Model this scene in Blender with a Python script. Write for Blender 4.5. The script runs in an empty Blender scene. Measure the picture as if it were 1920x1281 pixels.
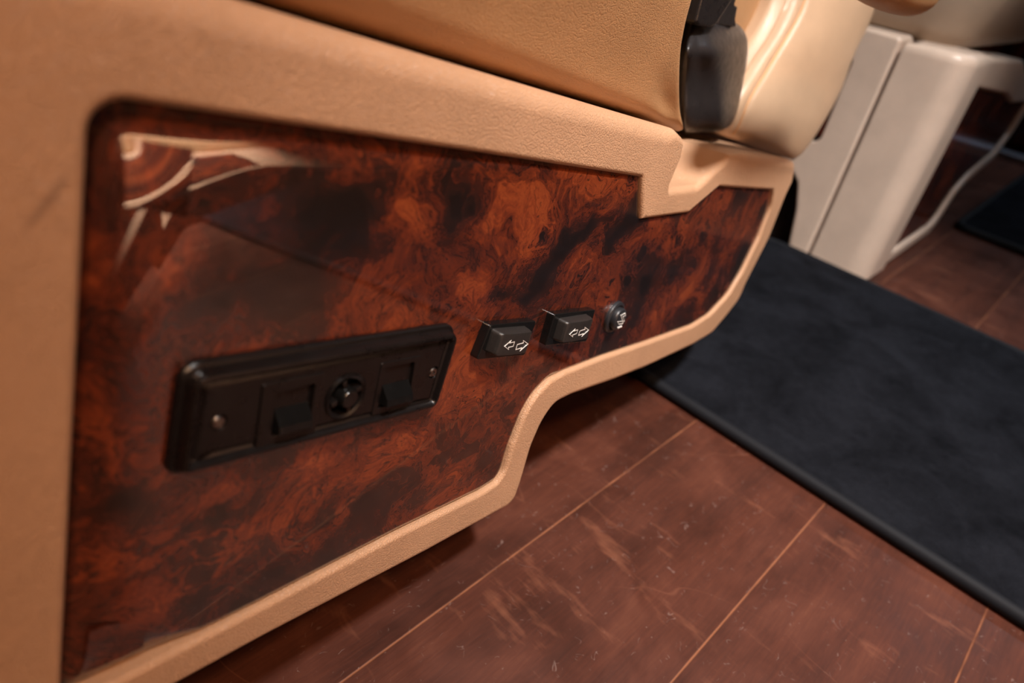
import bpy, bmesh, math, random
import numpy as np
from mathutils import Matrix, Vector

C = bpy.context.scene.collection
SC = bpy.context.scene
random.seed(4)

# ------------------------------------------------------------------ camera solve
FPX = 1280.0
EYE = np.array([0.0, 0.0, 0.335])
def unit(a): return a / np.linalg.norm(a)
_down = unit(np.array([604 - 960, 2521 - 640.5, FPX]))
_fwd = np.array([2340 - 960, 20 - 640.5, FPX])
_X = unit(_fwd - _down * (_fwd @ _down)); _Z = -_down; _Y = np.cross(_Z, _X)
ROT = np.array([_X, _Y, _Z])                      # camera (x right, y down, z ahead) -> world
def ray(x, y): return ROT @ np.array([x - 960.0, y - 640.5, FPX])

cam_d = bpy.data.cameras.new('camera'); cam = bpy.data.objects.new('camera', cam_d); C.objects.link(cam)
m = Matrix.Identity(4)
for i in range(3):
    m[i][0] = ROT[i][0]; m[i][1] = -ROT[i][1]; m[i][2] = -ROT[i][2]; m[i][3] = EYE[i]
cam.matrix_world = m
cam_d.sensor_width = 36.0; cam_d.lens = 36.0 * FPX / 1920.0
cam_d.clip_start = 0.005; cam_d.clip_end = 50
cam_d.dof.use_dof = True; cam_d.dof.focus_distance = 0.31; cam_d.dof.aperture_fstop = 6.3
SC.camera = cam

# ------------------------------------------------------------------ world, exposure, lights
SC.view_settings.view_transform = 'Standard'; SC.view_settings.look = 'None'
SC.view_settings.gamma = 1.0; SC.view_settings.use_curve_mapping = False
SC.view_settings.exposure = 0.0
wd = bpy.data.worlds.new('world'); SC.world = wd; wd.use_nodes = True
wd.node_tree.nodes['Background'].inputs[0].default_value = (0.9, 0.95, 1.0, 1)
wd.node_tree.nodes['Background'].inputs[1].default_value = 0.05
SC.cycles.use_denoising = True
SC.cycles.max_bounces = 8

LAMPS = [  # x, y, z, size, power, colour, aim, cone
    ('ceiling_lamp', (0.22, -0.36, 1.50), 0.12, 158.0, (1.0, 0.955, 0.93), (0.52, 0.12, 0.1), 45),
    ('ceiling_lamp', (-0.35, -0.62, 1.50), 0.16, 56.0, (1.0, 0.56, 0.31), (-0.06, 0.15, 0.2), 58),  # added warm fill, in place of light bounced off leather and floor
    ('ceiling_lamp', (0.32, 0.50, 1.50), 0.08, 1500.0, (1.0, 0.93, 0.88), (0.34, -0.50, 0.20), 20),  # added spot, brightens the seat across the aisle for its reflection
    ('ceiling_lamp', (2.1, -0.30, 1.50), 0.16, 22.0, (0.75, 0.86, 1.0), (2.0, 0.1, 0), 110),
]
for i, (nm, loc, size, pw, col, aim, cone) in enumerate(LAMPS):
    ld = bpy.data.lights.new('lamp_light', 'SPOT'); ld.shadow_soft_size = size / 2; ld.energy = pw; ld.color = col
    ld.spot_size = math.radians(cone); ld.spot_blend = 1.0
    lo = bpy.data.objects.new('lamp_light', ld); C.objects.link(lo); lo.location = (loc[0], loc[1], loc[2] - 0.03)
    lo.rotation_euler = (Vector(aim) - Vector(lo.location)).to_track_quat('-Z', 'Y').to_euler()

# ------------------------------------------------------------------ frames and tracing
_d = ROT @ unit(np.array([1901 - 960, 430 - 640.5, FPX]))
_w = ROT @ unit(np.array([-18 - 960, 4058 - 640.5, FPX]))
_w = unit(_w - _d * (_w @ _d))
_n = np.cross(_d, _w)                              # away from the eye
S = 0.15
SEAT = Matrix.Identity(4)
_org = EYE + _n * S
for i in range(3):
    SEAT[i][0] = _d[i]; SEAT[i][1] = -_w[i]; SEAT[i][2] = -_n[i]; SEAT[i][3] = _org[i]
def PW(x, y, w=0.0):                               # point of the seat's side plane (pushed out by w) seen there
    r = ray(x, y); a = r * ((S - w) / (_n @ r))
    return float(a @ _d), float(-(a @ _w))
def P3(x, y, w=0.0):
    u, v = PW(x, y, w); return (u, v, w)
def AX(x, y, ax, val):
    r = ray(x, y); return EYE + r * ((val - EYE[ax]) / r[ax])

# ------------------------------------------------------------------ scene graph helpers
def thing(name, label, cat, loc, group=None):
    o = bpy.data.objects.new(name, None); C.objects.link(o); o.location = loc
    o['label'] = label; o['category'] = cat
    if group: o['group'] = group
    o.empty_display_size = 0.05
    return o
def obj(name, verts, faces, mat, parent=None, frame=None, smooth=40, wn=True, label=None, mods=None):
    me = bpy.data.meshes.new(name)
    me.from_pydata([tuple(map(float, v)) for v in verts], [], [tuple(f) for f in faces])
    bm = bmesh.new(); bm.from_mesh(me)
    bmesh.ops.remove_doubles(bm, verts=bm.verts, dist=1e-6)
    bmesh.ops.recalc_face_normals(bm, faces=bm.faces)
    bm.to_mesh(me); bm.free()
    me.update()
    me.materials.append(mat)
    o = bpy.data.objects.new(name, me); C.objects.link(o)
    if smooth is not None:
        me.shade_smooth(); me.set_sharp_from_angle(angle=math.radians(smooth))
        if wn:
            mo = o.modifiers.new('wn', 'WEIGHTED_NORMAL'); mo.keep_sharp = True; mo.weight = 100
    M = frame if frame is not None else Matrix.Identity(4)
    if parent is not None:
        o.parent = parent
        pm = Matrix.Translation(Vector((0, 0, 0)))
        q = parent; chain = []
        while q is not None: chain.append(q); q = q.parent
        for q in reversed(chain): pm = pm @ q.matrix_basis
        o.matrix_basis = pm.inverted() @ M
    else:
        o.matrix_basis = M
    if label: o['label'] = label
    return o
def struct(o): o['kind'] = 'structure'; return o
def tag(o, label, cat): o['label'] = label; o['category'] = cat; return o

def box(x0, x1, y0, y1, z0, z1, r=0.0, seg=4):
    bm = bmesh.new(); bmesh.ops.create_cube(bm, size=1)
    for v in bm.verts:
        v.co = Vector(((x0 + x1) / 2 + v.co.x * (x1 - x0), (y0 + y1) / 2 + v.co.y * (y1 - y0), (z0 + z1) / 2 + v.co.z * (z1 - z0)))
    if r > 0: bmesh.ops.bevel(bm, geom=list(bm.edges), offset=r, segments=seg, profile=0.5, affect='EDGES')
    bm.verts.index_update()
    vs = [tuple(v.co) for v in bm.verts]; fs = [[v.index for v in f.verts] for f in bm.faces]
    bm.free(); return vs, fs

def area2(p):
    a = 0
    for i in range(len(p)):
        x0, y0 = p[i]; x1, y1 = p[(i + 1) % len(p)]; a += x0 * y1 - x1 * y0
    return a / 2
def fillet(poly, radii, seg=7, maxlen=0.006):
    n = len(poly); out = []
    if not hasattr(radii, '__len__'): radii = [radii] * n
    P = [np.array(p, float) for p in poly]
    for i in range(n):
        a, b, c = P[i - 1], P[i], P[(i + 1) % n]; r = radii[i]
        d1 = a - b; d2 = c - b; l1 = np.linalg.norm(d1); l2 = np.linalg.norm(d2)
        if r <= 0 or l1 < 1e-9 or l2 < 1e-9: out.append(b); continue
        d1 /= l1; d2 /= l2; cs = max(-1, min(1, d1 @ d2)); ang = math.acos(cs)
        if ang > math.pi - 0.02: out.append(b); continue
        t = min(r / math.tan(ang / 2), 0.49 * l1, 0.49 * l2); rr = t * math.tan(ang / 2)
        bis = unit(d1 + d2); cen = b + bis * (rr / math.sin(ang / 2))
        p1 = b + d1 * t; p2 = b + d2 * t
        a1 = math.atan2(*(p1 - cen)[::-1]); a2 = math.atan2(*(p2 - cen)[::-1])
        da = (a2 - a1 + math.pi) % (2 * math.pi) - math.pi
        for k in range(seg + 1):
            th = a1 + da * k / seg; out.append(cen + rr * np.array([math.cos(th), math.sin(th)]))
    res = []
    for i in range(len(out)):
        a = out[i]; b = out[(i + 1) % len(out)]; L = np.linalg.norm(b - a)
        if L < 1e-7: continue
        k = max(1, int(math.ceil(L / maxlen)))
        for j in range(k): res.append(a + (b - a) * j / k)
    res = np.array(res)
    if area2(res) < 0: res = res[::-1]
    return res
def innorm(p):                                     # inward normals of a CCW loop, mitred
    e = np.roll(p, -1, 0) - p; L = np.linalg.norm(e, axis=1, keepdims=True); e = e / np.maximum(L, 1e-9)
    n1 = np.stack([-e[:, 1], e[:, 0]], 1); n0 = np.roll(n1, 1, 0)
    b = n0 + n1; b /= np.maximum(np.linalg.norm(b, axis=1, keepdims=True), 1e-6)
    c = np.clip((b * n1).sum(1, keepdims=True), 0.6, 1)
    return b / c
def loops(vs, fs, A, B):                           # quads between two equal rings (index lists)
    n = len(A)
    for i in range(n): fs.append([A[i], A[(i + 1) % n], B[(i + 1) % n], B[i]])
def addring(vs, p2, w):
    s = len(vs)
    ww = w if hasattr(w, '__len__') else [w] * len(p2)
    for q, z in zip(p2, ww): vs.append((q[0], q[1], z))
    return list(range(s, s + len(p2)))
def fill(vs, fs, ringlists):                       # planar cap, first ring outer, the others holes
    bm = bmesh.new(); mp = []; edges = []
    for R in ringlists:
        bv = [bm.verts.new(vs[i]) for i in R]
        for i in range(len(bv)): edges.append(bm.edges.new((bv[i], bv[(i + 1) % len(bv)])))
        mp += list(zip(bv, R))
    bm.verts.index_update(); look = {v.index: i for v, i in mp}
    bmesh.ops.triangle_fill(bm, use_beauty=True, use_dissolve=False, edges=edges)
    for f in bm.faces: fs.append([look[v.index] for v in f.verts])
    bm.free()
def plate(outline, b, top, bottom, seg=6, holes=(), shear=None, hb=0.0006, hdepth=None, invert=False):
    """a plate with a rounded front rim, in (u,v) with front at w=top and back rim at w=bottom"""
    vs, fs = [], []
    p = outline; n = innorm(p); bb = np.array([b(*q) for q in p]) if callable(b) else np.full(len(p), b)
    prev = None
    for k in range(seg + 1):
        th = math.pi / 2 * k / seg
        q = p + n * (bb * (1 - math.sin(th)))[:, None]
        R = addring(vs, q, list(top - bb * (1 - math.cos(th))))
        if k == 0: R0 = R
        else: loops(vs, fs, prev, R)
        prev = R
    steps = 5
    for k in range(1, steps + 1):
        w = (top - bb) + (bottom - (top - bb)) * k / steps
        q = p.copy()
        if shear is not None: q = shear(q, w)
        R = addring(vs, q, list(w)); loops(vs, fs, prev, R); prev = R
    fill(vs, fs, [prev])
    inner = [R0]
    for h in holes:
        hn = innorm(h); prev = None
        for k in range(4):
            th = math.pi / 2 * k / 3
            q = h - hn * hb * (1 - math.sin(th))
            R = addring(vs, q, top - hb * (1 - math.cos(th)))
            if k == 0: inner.append(R)
            else: loops(vs, fs, prev, R)
            prev = R
        R = addring(vs, h, (bottom if hdepth is None else hdepth)); loops(vs, fs, prev, R)
        if hdepth is not None: fill(vs, fs, [R])
    fill(vs, fs, inner)
    return vs, fs
def pillow(loop3, out, H, Hb, rings=12, p=2.4, bias=(0, 0)):
    """a stuffed cushion on a closed 3-D outline, bulging H forward along out and Hb behind"""
    L = np.array(loop3, float); c = L.mean(0) + np.array([bias[0], bias[1], 0]); o = np.array(out, float)
    vs, fs = [], []; n = len(L)
    def half(h, first):
        prev = first
        for k in range(1, rings):
            s = 1 - math.cos(math.pi / 2 * k / rings)
            s = s * 0.97
            hh = h * (1 - (1 - s) ** p) ** (1 / p)
            st = len(vs)
            for q in L: vs.append(tuple(q + (c - q) * s + o * hh))
            R = list(range(st, st + n)); loops(vs, fs, prev, R); prev = R
        st = len(vs); vs.append(tuple(c + o * h))
        for i in range(n): fs.append([prev[i], prev[(i + 1) % n], st])
    base = []
    for q in L: base.append(len(vs)); vs.append(tuple(q))
    half(H, base); half(-Hb, base)
    return vs, fs
def spline(pts, n):                                # open Catmull-Rom, n samples by length
    P = [np.array(p, float) for p in pts]; P = [2 * P[0] - P[1]] + P + [2 * P[-1] - P[-2]]; out = []
    for i in range(1, len(P) - 2):
        a, b, c, d = P[i - 1:i + 3]
        for k in range(20):
            t = k / 20; out.append(0.5 * ((2 * b) + (-a + c) * t + (2 * a - 5 * b + 4 * c - d) * t * t + (-a + 3 * b - 3 * c + d) * t ** 3))
    out.append(P[-2]); out = np.array(out)
    L = np.concatenate([[0], np.cumsum(np.linalg.norm(np.diff(out, axis=0), axis=1))])
    t = np.linspace(0, L[-1], n)
    return np.stack([np.interp(t, L, out[:, k]) for k in range(3)], 1)
def stuffed(bottom, top, left, right, out, H, Rb, Rt, Rl, Rr, depth, nu=70, nv=44, extra=None):
    """upholstered block: face patch inside four boundary curves, rounded over by the radii, with a deep body behind"""
    B = spline(bottom, nu); T = spline(top, nu); Lf = spline(left, nv); Rg = spline(right, nv)
    ez = lambda k, n: 0.5 - 0.5 * math.cos(math.pi * k / (n - 1))
    def at(c, t):
        x = t * (len(c) - 1); i = min(int(x), len(c) - 2); return c[i] + (c[i + 1] - c[i]) * (x - i)
    o = unit(np.array(out, float)); lu = np.linalg.norm(B[-1] - B[0]); lv = np.linalg.norm(Lf[-1] - Lf[0])
    g = lambda x: math.sqrt(max(0.0, 1 - (1 - min(1.0, x)) ** 2))
    vs, fs = [], []
    for j in range(nv):
        t = ez(j, nv)
        for i in range(nu):
            s = ez(i, nu)
            p = (1 - t) * at(B, s) + t * at(T, s) + (1 - s) * at(Lf, t) + s * at(Rg, t) - ((1 - s) * (1 - t) * B[0] + s * (1 - t) * B[-1] + (1 - s) * t * T[0] + s * t * T[-1])
            a = g(s * lu / Rl) * g((1 - s) * lu / Rr); b = g(t * lv / Rb) * g((1 - t) * lv / Rt)
            h = H * a * b
            if extra: h += extra(s, t, s * lu, t * lv) * a * b
            vs.append(tuple(p + o * h))
    for j in range(nv - 1):
        for i in range(nu - 1): a = j * nu + i; fs.append([a, a + 1, a + nu + 1, a + nu])
    rim = [i for i in range(nu)] + [(j + 1) * nu - 1 for j in range(1, nv)] + [(nv - 1) * nu + i for i in range(nu - 2, -1, -1)] + [j * nu for j in range(nv - 2, 0, -1)]
    prev = rim
    c = np.array([vs[i] for i in rim]).mean(0)
    for k in (0.08, 0.3, 1.0):
        st = len(vs)
        for i in rim: vs.append(tuple(np.array(vs[i]) - o * depth * k))
        R = list(range(st, st + len(rim))); loops(vs, fs, prev, R); prev = R
    st = len(vs); vs.append(tuple(c - o * depth))
    for i in range(len(prev)): fs.append([prev[i], prev[(i + 1) % len(prev)], st])
    return vs, fs
def smooth_loop(pts, n=6):                         # closed Catmull-Rom through 3-D points
    P = [np.array(p, float) for p in pts]; N = len(P); out = []
    for i in range(N):
        a, b, c, d = P[i - 1], P[i], P[(i + 1) % N], P[(i + 2) % N]
        for k in range(n):
            t = k / n
            out.append(0.5 * ((2 * b) + (-a + c) * t + (2 * a - 5 * b + 4 * c - d) * t * t + (-a + 3 * b - 3 * c + d) * t ** 3))
    return out
def tube(path, r, seg=8, closed=False):
    P = [np.array(p, float) for p in path]; vs, fs = [], []; prev = None; n = len(P)
    up = np.array([0.0, 0.0, 1.0]); first = None
    for i in range(n):
        t = unit((P[(i + 1) % n] if (closed or i < n - 1) else P[i]) - (P[i - 1] if (closed or i > 0) else P[i]))
        a = np.cross(t, up)
        if np.linalg.norm(a) < 1e-3: a = np.cross(t, [1.0, 0, 0])
        a = unit(a); b = np.cross(t, a); st = len(vs)
        for k in range(seg):
            th = 2 * math.pi * k / seg; vs.append(tuple(P[i] + r * (math.cos(th) * a + math.sin(th) * b)))
        R = list(range(st, st + seg))
        if prev: loops(vs, fs, prev, R)
        else: first = R
        prev = R
    if closed: loops(vs, fs, prev, first)
    else: fs.append(first[::-1]); fs.append(prev)
    return vs, fs
def outline_strip(poly, wd, w0, w1):               # an outlined shape as a raised line of width wd
    p = np.array(poly, float)
    if area2(p) < 0: p = p[::-1]
    n = innorm(p); q = p + n * wd
    vs, fs = [], []
    A = addring(vs, p, w1); B = addring(vs, q, w1); A0 = addring(vs, p, w0); B0 = addring(vs, q, w0)
    loops(vs, fs, A, B); loops(vs, fs, A0, A); loops(vs, fs, B, B0)
    return vs, fs
def merge(*ms):
    vs, fs = [], []
    for v, f in ms:
        s = len(vs); vs += list(v); fs += [[i + s for i in q] for q in f]
    return vs, fs
def circle(c, r, n=32, ry=None):
    ry = ry or r
    return np.array([[c[0] + r * math.cos(2 * math.pi * i / n), c[1] + ry * math.sin(2 * math.pi * i / n)] for i in range(n)])

# ------------------------------------------------------------------ materials
class NT:
    def __init__(s, name):
        s.m = bpy.data.materials.new(name); s.m.use_nodes = True; s.t = s.m.node_tree
        s.b = s.t.nodes['Principled BSDF']
    def n(s, typ, **kw):
        x = s.t.nodes.new(typ)
        for k, v in kw.items(): setattr(x, k, v)
        return x
    def put(s, sock, v):
        if isinstance(v, bpy.types.NodeSocket): s.t.links.new(v, sock)
        else: sock.default_value = v
    def coord(s, which='Object'): return s.n('ShaderNodeTexCoord').outputs[which]
    def math(s, op, a, b=0.0, c=None):
        x = s.n('ShaderNodeMath', operation=op); s.put(x.inputs[0], a); s.put(x.inputs[1], b)
        if c is not None: s.put(x.inputs[2], c)
        return x.outputs[0]
    def vmath(s, op, a, b=(0, 0, 0), sc=None):
        x = s.n('ShaderNodeVectorMath', operation=op); s.put(x.inputs[0], a); s.put(x.inputs[1], b)
        if sc is not None: s.put(x.inputs['Scale'], sc)
        return x.outputs['Value' if op in ('LENGTH', 'DOT_PRODUCT', 'DISTANCE') else 'Vector']
    def noise(s, vec, scale, detail=3, rough=0.5, dist=0.0, col=False):
        x = s.n('ShaderNodeTexNoise'); s.put(x.inputs['Vector'], vec); s.put(x.inputs['Scale'], scale)
        s.put(x.inputs['Detail'], detail); s.put(x.inputs['Roughness'], rough); s.put(x.inputs['Distortion'], dist)
        return x.outputs['Color' if col else 'Fac']
    def voro(s, vec, scale, feature='F1', out='Distance', rnd=1.0):
        x = s.n('ShaderNodeTexVoronoi', feature=feature); s.put(x.inputs['Vector'], vec); s.put(x.inputs['Scale'], scale)
        s.put(x.inputs['Randomness'], rnd)
        return x.outputs[out]
    def ramp(s, fac, stops, interp='LINEAR'):
        x = s.n('ShaderNodeValToRGB'); s.put(x.inputs[0], fac); e = x.color_ramp.elements
        x.color_ramp.interpolation = interp
        while len(e) < len(stops): e.new(0.5)
        for q, (p, c) in zip(e, stops):
            q.position = p; q.color = (c[0], c[1], c[2], 1) if hasattr(c, '__len__') else (c, c, c, 1)
        return x.outputs[0]
    def mix(s, f, a, b, mode='MIX'):
        x = s.n('ShaderNodeMix', data_type='RGBA', blend_type=mode); s.put(x.inputs[0], f)
        for k, v in ((6, a), (7, b)):
            s.put(x.inputs[k], (*v, 1) if isinstance(v, tuple) and len(v) == 3 else v)
        return x.outputs[2]
    def maprange(s, v, a, b, c=0.0, d=1.0, smooth=False):
        x = s.n('ShaderNodeMapRange'); x.clamp = True
        if smooth: x.interpolation_type = 'SMOOTHSTEP'
        s.put(x.inputs[0], v)
        for k, q in zip((1, 2, 3, 4), (a, b, c, d)): s.put(x.inputs[k], q)
        return x.outputs[0]
    def bump(s, h, strength, dist, prev=None):
        x = s.n('ShaderNodeBump'); s.put(x.inputs['Strength'], strength); s.put(x.inputs['Distance'], dist)
        s.put(x.inputs['Height'], h)
        if prev is not None: s.put(x.inputs['Normal'], prev)
        return x.outputs[0]
    def set(s, **kw):
        names = dict(color='Base Color', rough='Roughness', metal='Metallic', coat='Coat Weight', coatior='Coat IOR', coatr='Coat Roughness',
                     normal='Normal', spec='Specular IOR Level', sheen='Sheen Weight', cnormal='Coat Normal', ior='IOR',
                     emit='Emission Color', emits='Emission Strength', sheenr='Sheen Roughness')
        for k, v in kw.items():
            if isinstance(v, tuple) and len(v) == 3: v = (*v, 1)
            s.put(s.b.inputs[names[k]], v)
        return s.m

def leather(name, col, rough=0.45, grain=1.0, var=0.06, gs=760.0, smear=None):
    t = NT(name); v = t.coord()
    wv = t.vmath('ADD', v, t.vmath('SCALE', t.noise(v, 240.0, 2, col=True), sc=0.0022))
    cells = t.voro(wv, gs, 'DISTANCE_TO_EDGE')
    c2 = t.maprange(cells, 0.0, 0.16, 0, 1)
    fine = t.noise(v, 1500.0, 3, 0.6)
    wr = t.noise(wv, 90.0, 4, 0.6, 0.6)
    h = t.math('ADD', t.math('MULTIPLY', c2, 0.6), t.math('ADD', t.math('MULTIPLY', fine, 0.5), t.math('MULTIPLY', wr, 0.7)))
    nrm = t.bump(h, 0.42 * grain, 0.00038)
    blot = t.noise(v, 26.0, 3, 0.6)
    c = t.mix(t.maprange(blot, 0.3, 0.7), tuple(x * (1 - var) for x in col), tuple(min(1, x * (1 + var)) for x in col))
    c = t.mix(t.maprange(c2, 0, 0.5, 0.14, 0.0), c, tuple(x * 0.6 for x in col))
    if smear:                                      # a dark scuff with a shape of its own
        a, b = np.array(PW(*smear[0])), np.array(PW(*smear[1])); cen = (a + b) / 2; dr = unit(b - a); L = np.linalg.norm(b - a) / 2
        q = t.vmath('SUBTRACT', v, (cen[0], cen[1], 0)); x = t.vmath('DOT_PRODUCT', q, (dr[0] / L, dr[1] / L, 0)); y = t.vmath('DOT_PRODUCT', q, (-dr[1] / smear[2], dr[0] / smear[2], 0))
        g = t.math('POWER', 2.718, t.math('MULTIPLY', t.math('ADD', t.math('MULTIPLY', x, x), t.math('MULTIPLY', y, y)), -1.6))
        c = t.mix(t.math('MULTIPLY', g, t.maprange(t.noise(v, 400.0, 3, 0.7), 0.3, 0.7, 0.45, 0.8)), c, (0.16, 0.09, 0.06))
    return t.set(color=c, rough=t.maprange(fine, 0.3, 0.7, rough - 0.04, rough + 0.08), normal=nrm, spec=0.5)
M_skirt = leather('skirt_leather', (0.53, 0.312, 0.182), 0.40, 1.65, smear=((132, 325), (42, 438), 0.0012))
M_cush = leather('cushion_leather', (0.42, 0.23, 0.105), 0.44, 1.2)
M_bolster = leather('bolster_leather', (0.52, 0.35, 0.222), 0.34, 0.6)
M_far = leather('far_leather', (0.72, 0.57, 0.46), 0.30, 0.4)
M_far2 = leather('shaded_far_leather', (0.40, 0.31, 0.23), 0.5, 0.4)  # darker copy of the beige leather, the cushion's shade put into the colour

def plain(name, col, rough=0.5, **kw):
    t = NT(name); v = t.coord(); n = t.noise(v, 60.0, 3)
    c = t.mix(n, tuple(x * 0.85 for x in col), tuple(min(1, x * 1.12) for x in col))
    return t.set(color=c, rough=rough, **kw)

# dark and light figure of the burl, where the veneer has it: px, py, radius px, strength
BLOBS = [(420, 430, 45, -.25), (560, 345, 60, -.16), (610, 420, 45, -.28), (665, 450, 38, -.36), (720, 470, 25, -.3), (500, 545, 50, -.36), (585, 530, 45, -.40), (430, 560, 50, -.26),
         (300, 470, 60, .10), (330, 560, 40, .08), (250, 760, 60, .04), (620, 480, 35, .10), (700, 560, 40, .12), (760, 600, 30, .16), (500, 610, 40, .1), (740, 430, 34, .16), (800, 400, 35, .16),
         (850, 360, 30, -.1), (868, 395, 26, -.30), (835, 440, 26, -.24), (880, 470, 26, -.05), (920, 420, 24, .22), (950, 350, 30, .16), (1000, 380, 30, .18),
         (1100, 425, 18, -.40), (1072, 445, 18, -.42), (1048, 465, 18, -.42), (1035, 500, 17, -.42), (1018, 530, 18, -.38), (985, 560, 18, -.34), (945, 550, 18, -.30), (1018, 449, 8, -.5), (1018, 449, 28, .20),
         (1180, 357, 24, .22), (1190, 400, 22, -.36), (1150, 440, 20, -.2), (1090, 505, 24, .24), (1088, 512, 6, -.5), (1140, 545, 20, .1), (1153, 522, 8, -.55), (1178, 522, 9, -.55), (1205, 475, 10, -.45), (1232, 470, 9, -.35),
         (1215, 525, 22, -.36), (1260, 505, 18, -.38), (1300, 490, 16, -.25), (1272, 453, 7, -.5), (1272, 440, 20, .16), (1340, 390, 18, .2), (1365, 430, 20, .22), (1350, 480, 18, .2), (1431, 391, 11, -.5), (1425, 365, 8, -.2),
         (1393, 475, 16, -.5), (1380, 510, 14, -.4), (1318, 442, 9, -.35), (1290, 545, 24, .14), (1240, 580, 24, .14), (1330, 560, 18, -.2), (1200, 620, 30, -.12), (1100, 660, 30, -.1),
         (890, 545, 26, .24), (900, 590, 20, .22), (860, 680, 40, .20), (900, 700, 40, .16), (950, 690, 40, .12), (1060, 640, 20, -.15), (790, 830, 40, .16), (578, 850, 26, .22), (540, 862, 20, -.42), (519, 987, 35, .18), (300, 1010, 50, .12),
         (687, 940, 18, -.42), (603, 965, 32, -.42), (650, 915, 25, -.2), (781, 934, 26, -.3), (906, 862, 30, -.26), (850, 870, 30, -.2), (950, 780, 24, -.2), (775, 815, 34, .14), (386, 1019, 17, -.5), (408, 962, 13, -.5), (420, 1010, 30, .20),
         (360, 975, 9, -.4), (361, 1125, 22, -.45), (415, 1100, 9, -.5), (375, 1080, 8, -.45), (455, 1137, 22, -.4), (392, 931, 22, .18), (293, 1172, 6, -.35), (250, 930, 25, -.28), (300, 1100, 45, .1), (500, 1030, 30, -.1), (520, 1080, 40, -.12), (640, 1040, 30, -.14)]
EYES = [(1017, 449, 30, .13), (1272, 453, 28, .12), (1205, 475, 26, .10), (1089, 512, 26, .12), (1178, 522, 22, .10), (1153, 522, 20, .08), (385, 1019, 46, .12), (375, 1078, 44, .10), (1177, 352, 26, .10), (1262, 520, 22, .08), (540, 862, 34, .10), (880, 560, 26, .08), (775, 660, 24, .0), (1318, 442, 24, .08), (687, 940, 34, .10)]
def burl(name, blobs=True, base=(0, 0, 0), coatr=0.02, coatior=2.1):
    t = NT(name); v0 = t.coord(); v = t.vmath('MULTIPLY', t.vmath('ADD', v0, base), (10, 10, 1.5))
    w1 = t.vmath('SCALE', t.vmath('SUBTRACT', t.noise(v, 1.6, 2, 0.5, col=True), (0.5, 0.5, 0.5)), sc=0.85)
    v1 = t.vmath('ADD', v, w1)
    w2 = t.vmath('SCALE', t.vmath('SUBTRACT', t.noise(v1, 5.0, 3, 0.55, col=True), (0.5, 0.5, 0.5)), sc=0.30)
    v2 = t.vmath('ADD', v1, w2)
    F = t.noise(v2, 2.4, 4, 0.55, 0.4)
    if blobs:
        vb = t.vmath('ADD', v0, t.vmath('SCALE', t.vmath('SUBTRACT', t.noise(v, 6.0, 3, 0.6, col=True), (0.5, 0.5, 0.5)), sc=0.024))
        for (px, py, r, a) in BLOBS:
            u_, v_ = PW(px, py, -0.002); rr = ray(px, py); dep = (S + 0.002) / (_n @ rr) * FPX
            rm = r * dep / FPX * 1.15
            dd = t.vmath('SUBTRACT', vb, (u_, v_, -0.002)); dd = t.vmath('MULTIPLY', dd, (0.72 / rm, 1 / rm, 0))
            q = t.vmath('DOT_PRODUCT', dd, dd)
            g = t.math('POWER', 2.718, t.math('MULTIPLY', q, -0.8))
            F = t.math('MULTIPLY_ADD', g, a * 0.75, F)
    for (px, py, r, a) in (EYES if blobs else []):   # ringed little knots
        u_, v_ = PW(px, py, -0.002); rm = r * (S + 0.002) / (_n @ ray(px, py))
        dd = t.vmath('MULTIPLY', t.vmath('SUBTRACT', vb, (u_, v_, -0.002)), (0.62 / rm, 1 / rm, 0))
        L = t.vmath('LENGTH', dd)
        wv = t.math('COSINE', t.math('MULTIPLY', L, 15.0))
        env = t.math('POWER', 2.718, t.math('MULTIPLY', t.math('MULTIPLY', L, L), -1.1))
        F = t.math('MULTIPLY_ADD', t.math('MULTIPLY', wv, env), -a, F)
    # growth-line streaks follow the level lines of the figure
    cmb = t.n('ShaderNodeCombineXYZ'); t.put(cmb.inputs[0], t.math('MULTIPLY', F, 26.0))
    vv = t.vmath('ADD', cmb.outputs[0], t.vmath('SCALE', v1, sc=1.6))
    G = t.noise(vv, 1.0, 4, 0.65)
    cmb2 = t.n('ShaderNodeCombineXYZ'); t.put(cmb2.inputs[0], t.math('MULTIPLY', F, 90.0))
    G2 = t.noise(t.vmath('ADD', cmb2.outputs[0], t.vmath('SCALE', v1, sc=5.0)), 1.0, 3, 0.7)
    fib = t.noise(t.vmath('ADD', cmb2.outputs[0], t.vmath('SCALE', v2, sc=22.0)), 1.0, 2, 0.6)
    soft = t.noise(v2, 11.0, 4, 0.65, 0.5)
    tot = t.math('ADD', t.math('MULTIPLY_ADD', t.math('SUBTRACT', G, 0.5), 0.55, F), t.math('MULTIPLY', t.math('SUBTRACT', G2, 0.5), 0.40))
    tot = t.math('ADD', tot, t.math('MULTIPLY', t.math('SUBTRACT', soft, 0.5), 0.30))
    tot = t.math('ADD', tot, t.math('MULTIPLY', t.math('SUBTRACT', fib, 0.5), 0.22))
    ca, sa = math.cos(math.radians(62)), math.sin(math.radians(62))
    cmb3 = t.n('ShaderNodeCombineXYZ'); t.put(cmb3.inputs[0], t.math('MULTIPLY', t.vmath('DOT_PRODUCT', v2, (ca, sa, 0)), 7.0)); t.put(cmb3.inputs[1], t.math('MULTIPLY', t.vmath('DOT_PRODUCT', v2, (-sa, ca, 0)), 44.0)); t.put(cmb3.inputs[2], t.math('MULTIPLY', F, 9.0))
    strk = t.noise(cmb3.outputs[0], 1.0, 3, 0.7, 0.6)
    tot = t.math('ADD', tot, t.math('MULTIPLY', t.math('SUBTRACT', strk, 0.5), t.maprange(F, 0.3, 0.6, 0.12, 0.50)))
    tot = t.math('ADD', tot, 0.008)
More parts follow.
